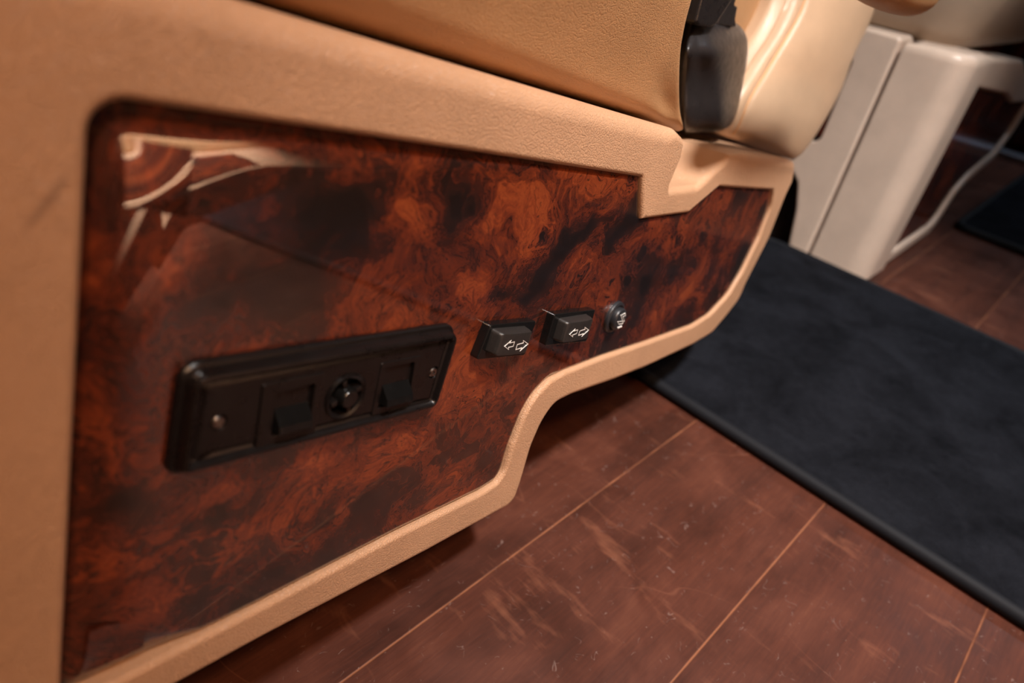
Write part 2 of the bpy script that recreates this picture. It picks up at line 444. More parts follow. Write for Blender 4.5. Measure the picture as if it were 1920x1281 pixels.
    col = t.ramp(tot, [(0.24, (0.0085, 0.0040, 0.0034)), (0.38, (0.022, 0.0068, 0.0045)), (0.49, (0.060, 0.0110, 0.0050)), (0.60, (0.120, 0.0205, 0.0065)), (0.72, (0.200, 0.036, 0.0095)), (0.85, (0.27, 0.056, 0.014))])
    vein = t.maprange(t.math('ABSOLUTE', t.math('SUBTRACT', t.noise(v2, 3.6, 3, 0.6, 0.8), 0.5)), 0.002, 0.010, 1, 0)
    vein = t.math('MULTIPLY', vein, t.maprange(t.noise(v1, 2.3, 2), 0.46, 0.60, 0, 0.85))
    col = t.mix(vein, col, (0.012, 0.0045, 0.0035))
    # fine dark pores and little eyes
    pv = t.vmath('MULTIPLY', v2, (1.0, 0.55, 1))
    pore = t.maprange(t.noise(pv, 62.0, 2, 0.6), 0.60, 0.68, 0, 1)
    pmask = t.maprange(t.noise(v1, 3.1, 2), 0.48, 0.60)
    eye = t.maprange(t.voro(v2, 7.5, 'F1'), 0.05, 0.12, 1.0, 0.0)
    emask = t.maprange(t.noise(v1, 1.7, 1), 0.50, 0.56)
    k = t.math('MAXIMUM', t.math('MULTIPLY', t.math('MULTIPLY', pore, pmask), 0.75), t.math('MULTIPLY', t.math('MULTIPLY', eye, emask), 0.85))
    col = t.mix(k, col, (0.010, 0.004, 0.003))
    sc = t.math('ABSOLUTE', t.math('SUBTRACT', t.noise(v0, 9.0, 2, 0.5, 0.8), 0.5))
    sm = t.maprange(t.noise(v0, 30.0, 2), 0.62, 0.72)
    line = t.math('MULTIPLY', t.maprange(sc, 0.0, 0.0018, 1, 0), sm)
    return t.set(color=col, rough=0.45, coat=1.0, coatior=coatior, coatr=t.maprange(line, 0, 1, coatr, 0.35), spec=0.25,
                 cnormal=t.bump(t.noise(v0, 14.0, 1), 0.25, 0.0006))
M_burl = burl('burl_veneer')
M_burl2 = burl('far_burl_veneer', False, (3.1, 1.7, 0.4), 0.12, 1.5)

def black(name, col=(0.012, 0.011, 0.011), rough=0.32, bump=0.12, **kw):
    t = NT(name); v = t.coord(); n = t.noise(v, 2600.0, 2)
    return t.set(color=col, rough=t.maprange(t.noise(v, 180.0, 3), 0.3, 0.7, rough - 0.06, rough + 0.1), normal=t.bump(n, bump, 0.0001), **kw)
M_blk = black('black_plastic', (0.0065, 0.005, 0.0048), 0.30, 0.06, spec=0.4)
M_gloss = black('gloss_black_plastic', (0.006, 0.006, 0.006), 0.18, 0.03)
M_dark = black('underside_black', (0.006, 0.006, 0.006), 0.7)
M_round = black('round_switch_plastic', (0.016, 0.017, 0.020), 0.38)
M_boot = black('buckle_plastic', (0.017, 0.0145, 0.0145), 0.33, 0.05)
t = NT('worn_rocker_plastic'); v = t.coord()
wear = t.maprange(t.noise(v, 700.0, 4, 0.7), 0.55, 0.75)
M_rock = t.set(color=t.mix(t.math('MULTIPLY', wear, 0.5), (0.020, 0.018, 0.017), (0.065, 0.052, 0.045)), rough=0.42, normal=t.bump(t.noise(v, 2200.0, 3), 0.25, 0.0002))
M_white = plain('white_print', (0.82, 0.80, 0.76), 0.5)
M_steel = NT('screw_steel').set(color=(0.30, 0.27, 0.25), metal=1.0, rough=0.3)
M_chrome = NT('brushed_metal').set(color=(0.42, 0.46, 0.55), metal=0.9, rough=0.35)
M_thread = plain('stitch_thread', (0.62, 0.33, 0.15), 0.7)

# floor planks
SEAMS = (0.1509, 0.0409, -0.0697)
t = NT('plank_floor'); v = t.coord()
sep = t.n('ShaderNodeSeparateXYZ'); t.put(sep.inputs[0], v); yy = sep.outputs[1]
ph = t.math('DIVIDE', t.math('SUBTRACT', yy, 0.0409), 0.1103)
idx = t.math('FLOOR', ph); fr = t.math('FRACT', ph)
edge = t.math('MINIMUM', fr, t.math('SUBTRACT', 1.0, fr))
wob = t.math('MULTIPLY', t.math('SUBTRACT', t.noise(v, 60.0, 2), 0.5), 0.004)
seam = t.maprange(t.math('ADD', edge, wob), 0.0015, 0.0075, 1, 0)
cmb = t.n('ShaderNodeCombineXYZ'); t.put(cmb.inputs[0], t.math('MULTIPLY', idx, 7.3)); t.put(cmb.inputs[2], t.math('MULTIPLY', idx, 3.1))
pv = t.vmath('ADD', v, cmb.outputs[0])
g1 = t.noise(t.vmath('MULTIPLY', pv, (5.0, 42.0, 1)), 1.0, 4, 0.6, 0.6)
g2 = t.noise(t.vmath('MULTIPLY', pv, (60.0, 600.0, 1)), 1.0, 3, 0.6)
g3 = t.noise(pv, 14.0, 5, 0.62, 0.5)
mixv = t.math('ADD', t.math('MULTIPLY', g1, 0.35), t.math('ADD', t.math('MULTIPLY', g2, 0.2), t.math('MULTIPLY', g3, 0.5)))
col = t.ramp(mixv, [(0.36, (0.018, 0.0060, 0.0038)), (0.48, (0.046, 0.0130, 0.0072)), (0.58, (0.076, 0.0215, 0.0112)), (0.72, (0.125, 0.040, 0.020))])
pt = t.noise(cmb.outputs[0], 1.0, 1)
col = t.mix(t.maprange(pt, 0.35, 0.65, 0.0, 0.25), col, (0.16, 0.06, 0.04))
col = t.mix(t.math('MULTIPLY', seam, t.maprange(t.noise(v, 35.0, 2), 0.35, 0.55, 0.35, 0.95)), col, (0.27, 0.105, 0.050))
def hairs(t, v, sc, width, m0, m1, ms, dist=1.5):
    a = t.math('ABSOLUTE', t.math('SUBTRACT', t.noise(v, sc, 1, 0.5, dist), 0.5))
    return t.math('MULTIPLY', t.maprange(a, 0, width, 1, 0), t.maprange(t.noise(v, ms, 2), m0, m1))
hv = t.vmath('ADD', v, (5, 2, 0))
hr = t.math('MAXIMUM', hairs(t, v, 45.0, 0.010, 0.60, 0.66, 90.0), hairs(t, hv, 85.0, 0.016, 0.61, 0.67, 150.0))
hr = t.math('MAXIMUM', hr, t.maprange(t.voro(v, 110.0), 0.025, 0.055, 1, 0))
col = t.mix(t.math('MULTIPLY', hr, 0.30), col, (0.40, 0.30, 0.27))
sc1 = hairs(t, t.vmath('MULTIPLY', v, (1, 0.35, 1)), 22.0, 0.006, 0.5, 0.6, 12.0, 0.4)
scuff = t.math('MULTIPLY', t.maprange(t.noise(t.vmath('MULTIPLY', v, (45.0, 12.0, 1)), 1.0, 4, 0.7), 0.58, 0.72), 0.45)
col = t.mix(t.math('MAXIMUM', t.math('MULTIPLY', sc1, 0.3), scuff), col, (0.26, 0.10, 0.055))
M_floor = t.set(color=col, rough=t.maprange(g3, 0.3, 0.7, 0.34, 0.50), spec=0.38, normal=t.bump(t.math('ADD', t.math('MULTIPLY', g2, 0.5), t.math('MULTIPLY', seam, -1.0)), 0.25, 0.0006))

t = NT('navy_carpet'); v = t.coord()
f1 = t.noise(v, 900.0, 4, 0.75); f2 = t.noise(v, 18.0, 4, 0.6, 0.6); f3 = t.noise(v, 160.0, 4, 0.7)
col = t.mix(t.maprange(t.math('ADD', t.math('MULTIPLY', f2, 0.7), t.math('MULTIPLY', f3, 0.3)), 0.36, 0.64), (0.0078, 0.0086, 0.0110), (0.0240, 0.0265, 0.0345))
col = t.mix(t.maprange(f1, 0.35, 0.7), t.mix(0.5, col, (0.006, 0.007, 0.010)), col)
M_mat = t.set(color=col, rough=0.95, sheen=0.0, sheenr=0.5, spec=0.04, normal=t.bump(t.math('ADD', f1, f3), 0.9, 0.0022))
M_bind = plain('mat_binding_cloth', (0.006, 0.007, 0.010), 0.7, spec=0.25)
M_wall = plain('cabin_wall_fabric', (0.22, 0.17, 0.13), 0.9)
M_walld = plain('dark_cabin_trim', (0.035, 0.035, 0.045), 0.6)
M_ceil = plain('headliner_fabric', (0.50, 0.45, 0.38), 0.9)
t = NT('lamp_diffuser'); M_lamp = t.set(color=(0.8, 0.8, 0.78), emit=(1.0, 0.93, 0.85), emits=3.0, rough=0.5)

# ------------------------------------------------------------------ cabin shell
def slab(name, x0, x1, y0, y1, z0, z1, mat): v_, f_ = box(x0, x1, y0, y1, z0, z1); return struct(obj(name, v_, f_, mat, smooth=None))
slab('floor', -1.3, 3.2, -1.2, 1.05, -0.04, 0.0, M_floor)
slab('ceiling', -1.3, 3.2, -1.2, 1.05, 1.53, 1.57, M_ceil)
slab('wall_left', -1.3, 3.2, 1.01, 1.05, 0.0, 1.53, M_wall)
slab('wall_right', -1.3, 3.2, -1.2, -1.16, 0.0, 1.53, M_walld)
slab('wall_back', -1.3, -1.26, -1.16, 1.01, 0.0, 1.53, M_wall)
slab('wall_front', 3.16, 3.2, -1.16, 1.01, 0.0, 1.53, M_walld)

desc = ['round ceiling lamp over the aisle beside the mat', 'added round warm fill lamp over the near end of the cabin, standing in for bounced light', 'added round spot above the seat with the switches, brightening the seat across the aisle for its reflection', 'round cool ceiling lamp over the far dark cabin end']
for i, (nm, loc, size, pw, colr, aim, cone) in enumerate(LAMPS):
    r = size / 2 + 0.012
    th_ = thing(nm, desc[i], 'lamp', (loc[0], loc[1], 1.53), 'ceiling lamps along the cabin')
    ring, fr_ = [], []
    prof = [(r + 0.012, 1.53), (r + 0.010, 1.516), (r, 1.514), (r - 0.008, 1.522), (r - 0.008, 1.53)]
    rg = []
    for (rad, z) in prof:
        s0 = len(ring)
        for k in range(40): a = 2 * math.pi * k / 40; ring.append((loc[0] + rad * math.cos(a), loc[1] + rad * math.sin(a), z))
        rg.append(list(range(s0, s0 + 40)))
    for a, b in zip(rg, rg[1:]): loops(ring, fr_, a, b)
    obj('bezel', ring, fr_, M_chrome, th_)
    dv = [(loc[0] + (r - 0.008) * math.cos(2 * math.pi * k / 40), loc[1] + (r - 0.008) * math.sin(2 * math.pi * k / 40), 1.524) for k in range(40)]
    obj('diffuser', dv, [list(range(40))], M_lamp, th_, smooth=None)

# ------------------------------------------------------------------ seat by the camera
seat = thing('cabin_seat', 'tan leather seat with glossy burl side panel, black switches and belt buckle, nearest the camera', 'seat', (0.25, 0.40, 0.0))
def part(name, ms, mat, parent=seat, **kw): return obj(name, ms[0], ms[1], mat, parent, SEAT, **kw)

o_pts = [(1283, 263), (1284.5, 277), (1281, 295), (1272, 317), (1260, 345), (1258, 356), (1312, 349), (1340, 322), (1373, 292), (1400, 291), (1494, 303),
         (1494, 313), (1490, 335), (1475, 366), (1443, 447), (1400, 531), (1387, 562), (1362, 595), (1334, 628), (1300, 649), (1212, 691), (1150, 716), (1072, 744), (1040, 760), (1019, 791),
         (1000, 835), (981, 900), (969, 935), (953, 953), (797, 1040), (500, 1197)]
outer = [PW(*q) for q in o_pts]
vb = PW(500, 1197)[1]
outer = [(-0.09, 0.0015), (0.34, 0.0015), (0.352, -0.002)] + outer[1:] + [(-0.09, vb - 0.0012)]
rad = [0.004, 0.004, 0.004, 0.004, 0.004, 0.006, 0.003, 0.002, 0.008, 0.006, 0.006, 0.01, 0.005, 0.004] + [0.02] * 4 + [0.03] * 6 + [0.02] * 2 + [0.02] * 2 + [0.02, 0.02, 0.006, 0.005, 0.02, 0.02]
rad = (rad + [0.01] * 60)[:len(outer)]
rad[-1] = 0.004
OUT = fillet(outer, rad)
h_pts = [(1205, 333), (1204, 412.5), (1292, 400), (1349, 351), (1450, 357), (1450, 368), (1447, 391), (1425, 447), (1394, 510), (1368, 553), (1334, 590), (1300, 612), (1212, 644),
         (1137, 669), (1065, 697), (1034, 714), (1003, 747), (984, 782), (962, 838), (947, 888), (934, 907), (906, 925), (750, 1003), (500, 1136)]
hole = [PW(*q) for q in h_pts]
vh = PW(500, 1136)[1]
hole = [(0.0652, -0.0232)] + hole + [(0.0652, vh - 0.001)]
hr_ = [0.0075, 0.0012, 0.0008, 0.006, 0.004, 0.004, 0.006] + [0.02] * 4 + [0.03] * 2 + [0.02] * 3 + [0.02] * 2 + [0.02] * 3 + [0.004, 0.004, 0.01, 0.02, 0.02, 0.004]
hr_ = (hr_ + [0.01] * 60)[:len(hole)]
hr_[-1] = 0.006
HOLE = fillet(hole, hr_)
def sst(x, a, b): t_ = max(0, min(1, (x - a) / (b - a))); return t_ * t_ * (3 - 2 * t_)
def b_out(u, v):
    big = (1 - sst(u, 0.325, 0.35)) * sst(v, -0.03, -0.015)
    lobe = sst(u, 0.42, 0.44) * sst(v, -0.012, -0.004)
    return 0.0042 + 0.0048 * big + 0.002 * lobe
def shear(q, w):
    q = q.copy()
    for i in range(len(q)):
        u, v = q[i]
        k = sst(u, 0.338, 0.352) * (1 - sst(u, 0.356, 0.362)) * sst(v, -0.034, -0.022)
        q[i][0] += k * min(-w[i], 0.03) * 0.9
    return q
# skirt leather: outer frame, holed for the veneer
def skirt_mesh():
    vs, fs = [], []
    p = OUT; n = innorm(p); bb = np.array([b_out(*q) for q in p]); prev = None
    for k in range(9):
        th = math.pi / 2 * k / 8
        R = addring(vs, p + n * (bb * (1 - math.sin(th)))[:, None], list(-bb * (1 - math.cos(th))))
        if k == 0: R0 = R
        else: loops(vs, fs, prev, R)
        prev = R
    for k in range(1, 9):
        w = -bb + (-0.13 + bb) * k / 8
        R = addring(vs, shear(p.copy(), w), list(w)); loops(vs, fs, prev, R); prev = R
    hb = 0.0024; h = HOLE; hn = innorm(h); prev = None
    for k in range(6):
        th = math.pi / 2 * k / 5
        R = addring(vs, h - hn * hb * (1 - math.sin(th)), -hb * (1 - math.cos(th)))
        if k == 0: H0 = R
        else: loops(vs, fs, prev, R)
        prev = R
    R = addring(vs, h, -0.012); loops(vs, fs, prev, R)
    fill(vs, fs, [R0, H0])
    return vs, fs
part('leather_skirt', skirt_mesh(), M_skirt, label='light tan grained leather surround')

WOOD = HOLE - innorm(HOLE) * 0.0010
def b_wood(u, v):
    left = 1 - sst(u, 0.075, 0.11)
    topl = sst(v, -0.04, -0.026) * (1 - sst(u, 0.12, 0.23))
    return 0.0045 + 0.0195 * left + 0.0085 * topl * (1 - left) - 0.002 * sst(u, 0.29, 0.30)
def wood_mesh():
    vs, fs = [], []; p = WOOD; n = innorm(p); bb = np.array([b_wood(*q) for q in p]); prev = None
    for k in range(19):
        th = math.pi / 2 * k / 18
        R = addring(vs, p + n * (bb * (1 - math.sin(th)))[:, None], list(-0.0022 - np.minimum(bb, 0.0062) * (1 - math.cos(th))))
        if k == 0: R0 = R
        else: loops(vs, fs, prev, R)
        prev = R
    R = addring(vs, p, -0.0135); loops(vs, fs, prev, R)
    fill(vs, fs, [R]); fill(vs, fs, [R0])
    return vs, fs
part('wood_panel', wood_mesh(), M_burl, label='glossy red-brown burl veneer')

# ---- switch plate
PL = fillet([(0.0885, -0.1214), (0.1965, -0.1248), (0.1995, -0.0885), (0.0895, -0.0870)], [0.004, 0.006, 0.006, 0.006], maxlen=0.01)
inn = lambda d: PL + innorm(PL) * d
WT = -0.0022
def stepplate():
    vs, fs = [], []
    prof = [(0.0, WT - 0.001), (0.0, WT + 0.0016), (0.0005, WT + 0.0022), (0.0016, WT + 0.0024), (0.0020, WT + 0.0032), (0.0021, WT + 0.0050), (0.0027, WT + 0.0060), (0.0037, WT + 0.0062), (0.0044, WT + 0.0056), (0.0048, WT + 0.0044), (0.0058, WT + 0.0040), (0.0066, WT + 0.0043), (0.0072, WT + 0.0045)]
    prev = None
    for d_, w_ in prof:
        R = addring(vs, inn(d_), w_)
        if prev: loops(vs, fs, prev, R)
        else: R00 = R
        prev = R
    top = WT + 0.0045
    def hole_(poly, depth):
        q = fillet(poly, 0.0006, 3, 0.01); A = addring(vs, q, top); B = addring(vs, q - 0 * q, depth)
        loops(vs, fs, A, B); return A
    rects = [[(0.1185, -0.1150), (0.1325, -0.1140), (0.1320, -0.0995), (0.1180, -0.1000)], [(0.1625, -0.1160), (0.1780, -0.1155), (0.1765, -0.1000), (0.1620, -0.0997)]]
    H = [hole_(r, WT + 0.0003) for r in rects]
    cq = circle((0.1462, -0.1075), 0.0078, 32); A = addring(vs, cq, top); B = addring(vs, cq, WT + 0.0003); loops(vs, fs, A, B); H.append(A)
    sq = []
    for c_ in ((0.1008, -0.1058), (0.1890, -0.1068)):
        q = circle(c_, 0.0026, 20); A = addring(vs, q, top); B = addring(vs, circle(c_, 0.0021, 20), top - 0.0012); loops(vs, fs, A, B); H.append(A); sq.append(B)
    fill(vs, fs, [prev] + H); fill(vs, fs, [R00])
    return vs, fs
plate_o = part('switch_plate', stepplate(), M_blk, smooth=35, label='long black plate with two slide switches and a round socket')
top = WT + 0.0045
# raised bezel round the first slide switch, levers, socket ring, screws
bz = fillet([(0.1135, -0.1185), (0.1355, -0.1190), (0.1350, -0.0962), (0.1130, -0.0962)], 0.0008, 3, 0.02)
part('switch_bezel', plate(bz, 0.0004, top + 0.0007, top - 0.001, 3, holes=[fillet([(0.1185, -0.1150), (0.1325, -0.1140), (0.1320, -0.0995), (0.1180, -0.1000)], 0.0006, 3, .02)], hb=0.0003), M_blk, plate_o)
bz2 = fillet([(0.1600, -0.1185), (0.1800, -0.1185), (0.1790, -0.0978), (0.1595, -0.0975)], 0.0008, 3, 0.02)
part('switch_bezel', plate(bz2, 0.0004, top + 0.0004, top - 0.001, 3, holes=[fillet([(0.1625, -0.1160), (0.1780, -0.1155), (0.1765, -0.1000), (0.1620, -0.0997)], 0.0006, 3, .02)], hb=0.0003), M_blk, plate_o)
def lever(u0, u1, v0, v1):
    vs = [(u0, v0, WT + .0004), (u1, v0, WT + .0004), (u1, v1, WT + .0004), (u0, v1, WT + .0004),
          (u0, v0 + .0005, top + .0035), (u1, v0 + .0005, top + .0035), (u1, v0 + .003, top + .003), (u0, v0 + .003, top + .003), (u0, v1, top - .001), (u1, v1, top - .001)]
    fs = [[0, 1, 2, 3], [0, 1, 5, 4], [4, 5, 6, 7], [7, 6, 9, 8], [8, 9, 2, 3], [0, 4, 7, 8, 3], [1, 5, 6, 9, 2]]
    return vs, fs
part('switch_lever', lever(0.1192, 0.1315, -0.1140, -0.1065), M_gloss, plate_o, smooth=20)
part('switch_lever', lever(0.1635, 0.1765, -0.1148, -0.1075), M_gloss, plate_o, smooth=20)
def lathe(c, prof, n=36):                         # prof: radius, w
    vs, fs = [], []; prev = None
    for (r, w) in prof:
        R = addring(vs, circle(c, r, n), w)
        if prev: loops(vs, fs, prev, R)
        prev = R
    fs.append(prev); return vs, fs
sc_ = (0.1462, -0.1075)
part('socket_ring', lathe(sc_, [(0.0084, top - .0005), (0.0084, top + 0.0006), (0.0079, top + 0.0010), (0.0068, top + .0004), (0.0062, top - .003), (0.0060, top - .0038)]), M_blk, plate_o)
part('socket_plug', lathe(sc_, [(0.0038, top - .004), (0.0038, top + .0015), (0.0030, top + .0026), (0.0006, top + .0028)]), M_gloss, plate_o)
vv_ = []
for k in range(4):
    a = math.radians(20 + 90 * k); c_, s_ = math.cos(a), math.sin(a)
    q = [(0.0034, -0.0009), (0.0064, -0.0009), (0.0064, 0.0009), (0.0034, 0.0009)]
    q = [(sc_[0] + x * c_ - y * s_, sc_[1] + x * s_ + y * c_) for x, y in q]
    vv_.append(plate(np.array(q), 0.0003, top + 0.0008, top - 0.004, 2))
part('socket_tab', merge(*vv_), M_steel, plate_o, smooth=30) if False else part('socket_tabs', merge(*vv_), M_blk, plate_o, smooth=30)
for c_ in ((0.1008, -0.1058), (0.1890, -0.1068)):
    vs, fs = lathe(c_, [(0.0021, top - .0016), (0.0021, top - .0004), (0.0016, top + .0001), (0.0008, top + .0001), (0.0007, top - .0007)], 20)
    part('screw', (vs, fs), M_steel, plate_o)

# ---- rocker switches
def fq(pts, w): return [PW(*q, w) for q in pts]
WH = WT + 0.0042                                   # front of the housings
WR = 0.0076                                        # front of the rockers
def rocker(base_px, face_px, arrL, arrR, label):
    sw = part('rocker_switch', plate(fillet(fq(base_px, WH), 0.0011, 4, 0.02), 0.0006, WH, WT - 0.002, 3), M_gloss, label=label)
    fb = np.array(fq(face_px, WR)); c0 = fb.mean(0); vs, fs = [], []; prev = None
    sm = fillet([tuple(q) for q in fb], 0.0014, 5, 0.003); hl = (fb[:, 0].max() - fb[:, 0].min()) / 2
    dish = lambda p_: 0.0006 * ((p_[0] - c0[0]) / hl) ** 2
    for s_, w in [(1.12, WH - 0.003), (1.12, WH), (1.10, WH + .0008), (1.07, WH + (WR - WH) * .6), (1.04, WR - .0012), (1.02, WR - .0005), (0.985, WR - .0001)]:
        q = c0 + (sm - c0) * s_
        R = addring(vs, q, [w - (dish(p_) if w > WR - .002 else 0) for p_ in q])
        if prev: loops(vs, fs, prev, R)
        else: R0 = R
        prev = R
    for k in range(1, 7):
        q = c0 + (sm - c0) * (0.985 - 0.15 * k); R = addring(vs, q, [WR - dish(p_) for p_ in q]); loops(vs, fs, prev, R); prev = R
    fs.append(prev); fs.append(R0)
    part('rocker_button', (vs, fs), M_rock, sw)
    for (tail, tip, h, wd, lb) in ((*arrL, 'small white arrow pointing left'), (*arrR, 'larger white arrow pointing right')):
        a = np.array(PW(*tail, WR)); b = np.array(PW(*tip, WR)); dd = b - a; up = np.array([0.0, 1.0])
        pts = [tuple(a + dd * x + up * y * h) for x, y in [(0, .5), (.50, .5), (.42, 1.0), (1.0, .0), (.42, -1.0), (.50, -.5), (0, -.5)]]
        part('arrow_symbol', outline_strip(pts, wd, WR - 0.0012, WR + 0.00006), M_white, sw, smooth=None, label=lb)
    return sw
rocker([(894, 675), (984, 667), (1006, 602), (920, 610)], [(932, 669), (988, 663), (1001, 623), (945, 628)],
       ((964, 645), (946, 650), 0.0023, 0.00027), ((968, 651), (991, 645), 0.0027, 0.00036), 'black rocker switch with worn edges, nearer the long switch plate')
rocker([(1023, 649), (1100, 641), (1117, 581), (1040, 590)], [(1057, 644), (1102, 636), (1115, 599), (1068, 607)],
       ((1082.5, 622), (1068, 627.5), 0.0023, 0.00027), ((1085.5, 625), (1104.5, 619), 0.0027, 0.00036), 'black rocker switch next to the round button')

# ---- round switch
cR = PW(1155.5, 596, 0.0)
rs = part('round_switch', lathe(cR, [(0.0092, WT - .001), (0.0094, WT + .0010), (0.0090, WT + .0018), (0.0076, WT + .0024), (0.0070, WT + .0020), (0.0068, WT + .0010)]), M_round, label='small round black switch with white seat symbol')
part('switch_cap', lathe(cR, [(0.0065, WT + .0010), (0.0066, WT + .0036), (0.0062, WT + .0048), (0.0054, WT + .0053), (0.0030, WT + .0055), (0.0005, WT + .0055)]), M_round, rs)
WS = WT + 0.0057
def rz(pts): return [PW(860 + x * 0.1875, 540 + y * 0.1875, WS) for x, y in pts]
part('seat_symbol', merge(outline_strip(rz([(1640, 335), (1622, 275), (1668, 250), (1672, 278), (1645, 290), (1662, 335)]), 0.00030, WS - .0008, WS),
     outline_strip(rz([(1588, 338), (1648, 330), (1642, 360), (1602, 366)]), 0.00030, WS - .0008, WS)), M_white, rs, smooth=None, label='white outline of a seat')
part('symbol_bar', plate(np.array(rz([(1590, 396), (1634, 379), (1634, 391), (1592, 408)])[::-1]) if area2(rz([(1590, 396), (1634, 379), (1634, 391), (1592, 408)])) < 0 else np.array(rz([(1590, 396), (1634, 379), (1634, 391), (1592, 408)])), 0.00005, WS, WS - .0008, 2), M_white, rs, smooth=None)

# ---- seat cushion
cw = -0.036
cr = [P3(1270, 246, cw), P3(1252, 225, cw), P3(1242, 170, cw + .003), P3(1242, 110, cw + .007), P3(1255, 55, cw + .012), P3(1278, 0, cw + .017), P3(1300, -55, cw + .022)]
vtop = cr[-1][1]
cb = [(-0.12, 0.0022, cw), (0.0, 0.0022, cw), (0.15, 0.0022, cw), (0.30, 0.0022, cw), (0.38, 0.0022, cw), (cr[0][0], cr[0][1], cw)]
ct = [(-0.12, vtop, cw + .03), (0.1, vtop + .02, cw + .03), (0.25, vtop + .015, cw + .028), (cr[-1][0], vtop, cw + .022)]
clf = [(-0.12, 0.0022, cw), (-0.12, 0.05, cw + .018), (-0.12, vtop, cw + .03)]
def dimple(s, t, x, y):
    return -0.0030 * math.exp(-((x - 0.505) / 0.022) ** 2 - ((y - 0.016) / 0.012) ** 2) + 0.0025 * math.sin(x * 9) * t
part('seat_cushion', stuffed(cb, ct, clf, cr, (0, 0, 1), 0.017, 0.014, 0.04, 0.05, 0.020, 0.30, 110, 50, dimple), M_cush, label='brown-tan grained leather cushion', smooth=70)

# ---- backrest: bolster roll, centre pad and piping
bb_ = [P3(1335, 246, -.062), P3(1375, 262, -.054), P3(1430, 283, -.042), P3(1488, 300, -.026)]
br_ = [P3(1488, 300, -.026), P3(1506, 282, -.024), P3(1535, 236, -.023), P3(1570, 172, -.023), P3(1595, 104, -.024), P3(1622, 48, -.026), P3(1640, 0, -.028), P3(1655, -70, -.034)]
bl_ = [P3(1335, 246, -.062), P3(1340, 180, -.064), P3(1372, 120, -.066), P3(1412, 60, -.066), P3(1442, 0, -.066), P3(1470, -90, -.068)]
bt_ = [P3(1470, -90, -.068), P3(1560, -90, -.050), P3(1655, -70, -.034)]
def seamline(s, t, x, y): return -0.009 * math.exp(-((s - 0.085) / 0.014) ** 2) - 0.003 * math.exp(-((s - 0.165) / 0.012) ** 2)
bol = stuffed(bb_, bt_, bl_, br_, (-0.25, 0.05, 1), 0.020, 0.035, 0.05, 0.08, 0.10, 0.10, 90, 60, seamline)
part('backrest_bolster', bol, M_bolster, label='cream-tan side bolster of the backrest', smooth=80)
ic = min(range(90), key=lambda i: abs(0.5 - 0.5 * math.cos(math.pi * i / 89) - 0.165))
path = [np.array(bol[0][j * 90 + ic]) + np.array([0, 0, 0.0004]) for j in range(6, 58)]
part('stitching', tube(path, 0.0008), M_thread, label='orange-brown stitch line')
cp = [P3(1330, 240, -.085), P3(1370, 200, -.085), P3(1400, 120, -.085), P3(1435, 40, -.085), P3(1452, -20, -.085), P3(1440, -120, -.085), P3(1330, -120, -.085), P3(1290, 0, -.085), P3(1280, 120, -.085)]
part('backrest_pad', pillow(smooth_loop(cp, 6), (0, 0, 1), 0.012, 0.06, 10, 2.2), M_cush, smooth=80)
bx = box(0.46, 0.60, 0.17, 0.62, -0.46, -0.10, 0.035, 5)
part('backrest', bx, M_cush, smooth=60)
# armrest hanging at the top edge of the view
ar = [P3(x, y, .05) for x, y in [(1632, -10), (1650, 12), (1690, 30), (1725, 24), (1750, 2), (1770, -40), (1755, -110), (1680, -140), (1620, -90)]]
part('armrest', pillow(smooth_loop(ar, 6), (0, 0, 1), 0.010, 0.03, 10, 2.0), M_cush, smooth=80)

# ---- belt buckle boot
def boot():
    rows = [  # left px, crest px, right px, depth of crest
        ((1294, 38), (1326, 40), (1374, 38), .010), ((1290, 52), (1328, 56), (1386, 46), .014), ((1284, 68), (1334, 72), (1398, 60), .018), ((1277, 82), (1342, 88), (1403, 76), .0215),
        ((1273, 96), (1348, 101), (1403, 94), .0235), ((1271, 110), (1351, 114), (1402, 110), .0225), ((1270, 130), (1353, 130), (1399, 130), .020), ((1269, 155), (1354, 155), (1394, 155), .019), ((1268, 180), (1356, 180), (1389, 182), .020),
        ((1268, 205), (1358, 207), (1383, 207), .022), ((1268, 226), (1359, 230), (1378, 222), .022), ((1270, 244), (1357, 243), (1370, 234), .020), ((1275, 256), (1353, 248), (1364, 240), .014)]
    W = -0.052; vs, fs = [], []; prev = None; NS = 30
    for (l, c_, r, h) in rows:
        a = np.array(PW(*l, W)); m_ = np.array(PW(*c_, W)); b = np.array(PW(*r, W))
        # control polygon of the cross-section in (across, out)
        pts = []
        ctr = [(a, -0.012), (a, 0.0), (a + (m_ - a) * .14, h * .78), (a + (m_ - a) * .5, h * .90), (a + (m_ - a) * .92, h * 1.0), (m_ + (b - m_) * .5, h * .72), (b, h * .15), (b, -0.012)]
        ctrl = [np.array([q[0], q[1], W + z - (0 if z > 0 else 0)]) for q, z in ctr]
        # compensate for parallax: what stands out further is drawn nearer the lens
        for i, (q, z) in enumerate(ctr):
            if z > 0:
                k = (S - (W + z)) / (S - W); ctrl[i][0] = q[0] * k; ctrl[i][1] = q[1] * k
        cur = smooth_loop(ctrl, 4)
        st = len(vs); vs += [tuple(p) for p in cur]; R = list(range(st, st + len(cur)))
        if prev: loops(vs, fs, prev, R)
        else: fs.append(R)
        prev = R
    fs.append(prev[::-1]); return vs, fs
M_boot2 = black('buckle_stalk_plastic', (0.014, 0.012, 0.012), 0.28, 0.05)
bk = part('seat_belt_buckle', boot(), M_boot, smooth=60, mods=None, label='dark grey rubber-like buckle boot')
sm_ = bk.modifiers.new('sub', 'SUBSURF'); sm_.levels = 1; sm_.render_levels = 2
bk.modifiers.remove(bk.modifiers['wn'])
sk = [PW(*q, -.036) for q in [(1318, -50), (1296, 40), (1302, 47), (1324, 51), (1334, 46), (1362, 4), (1384, -40)]]
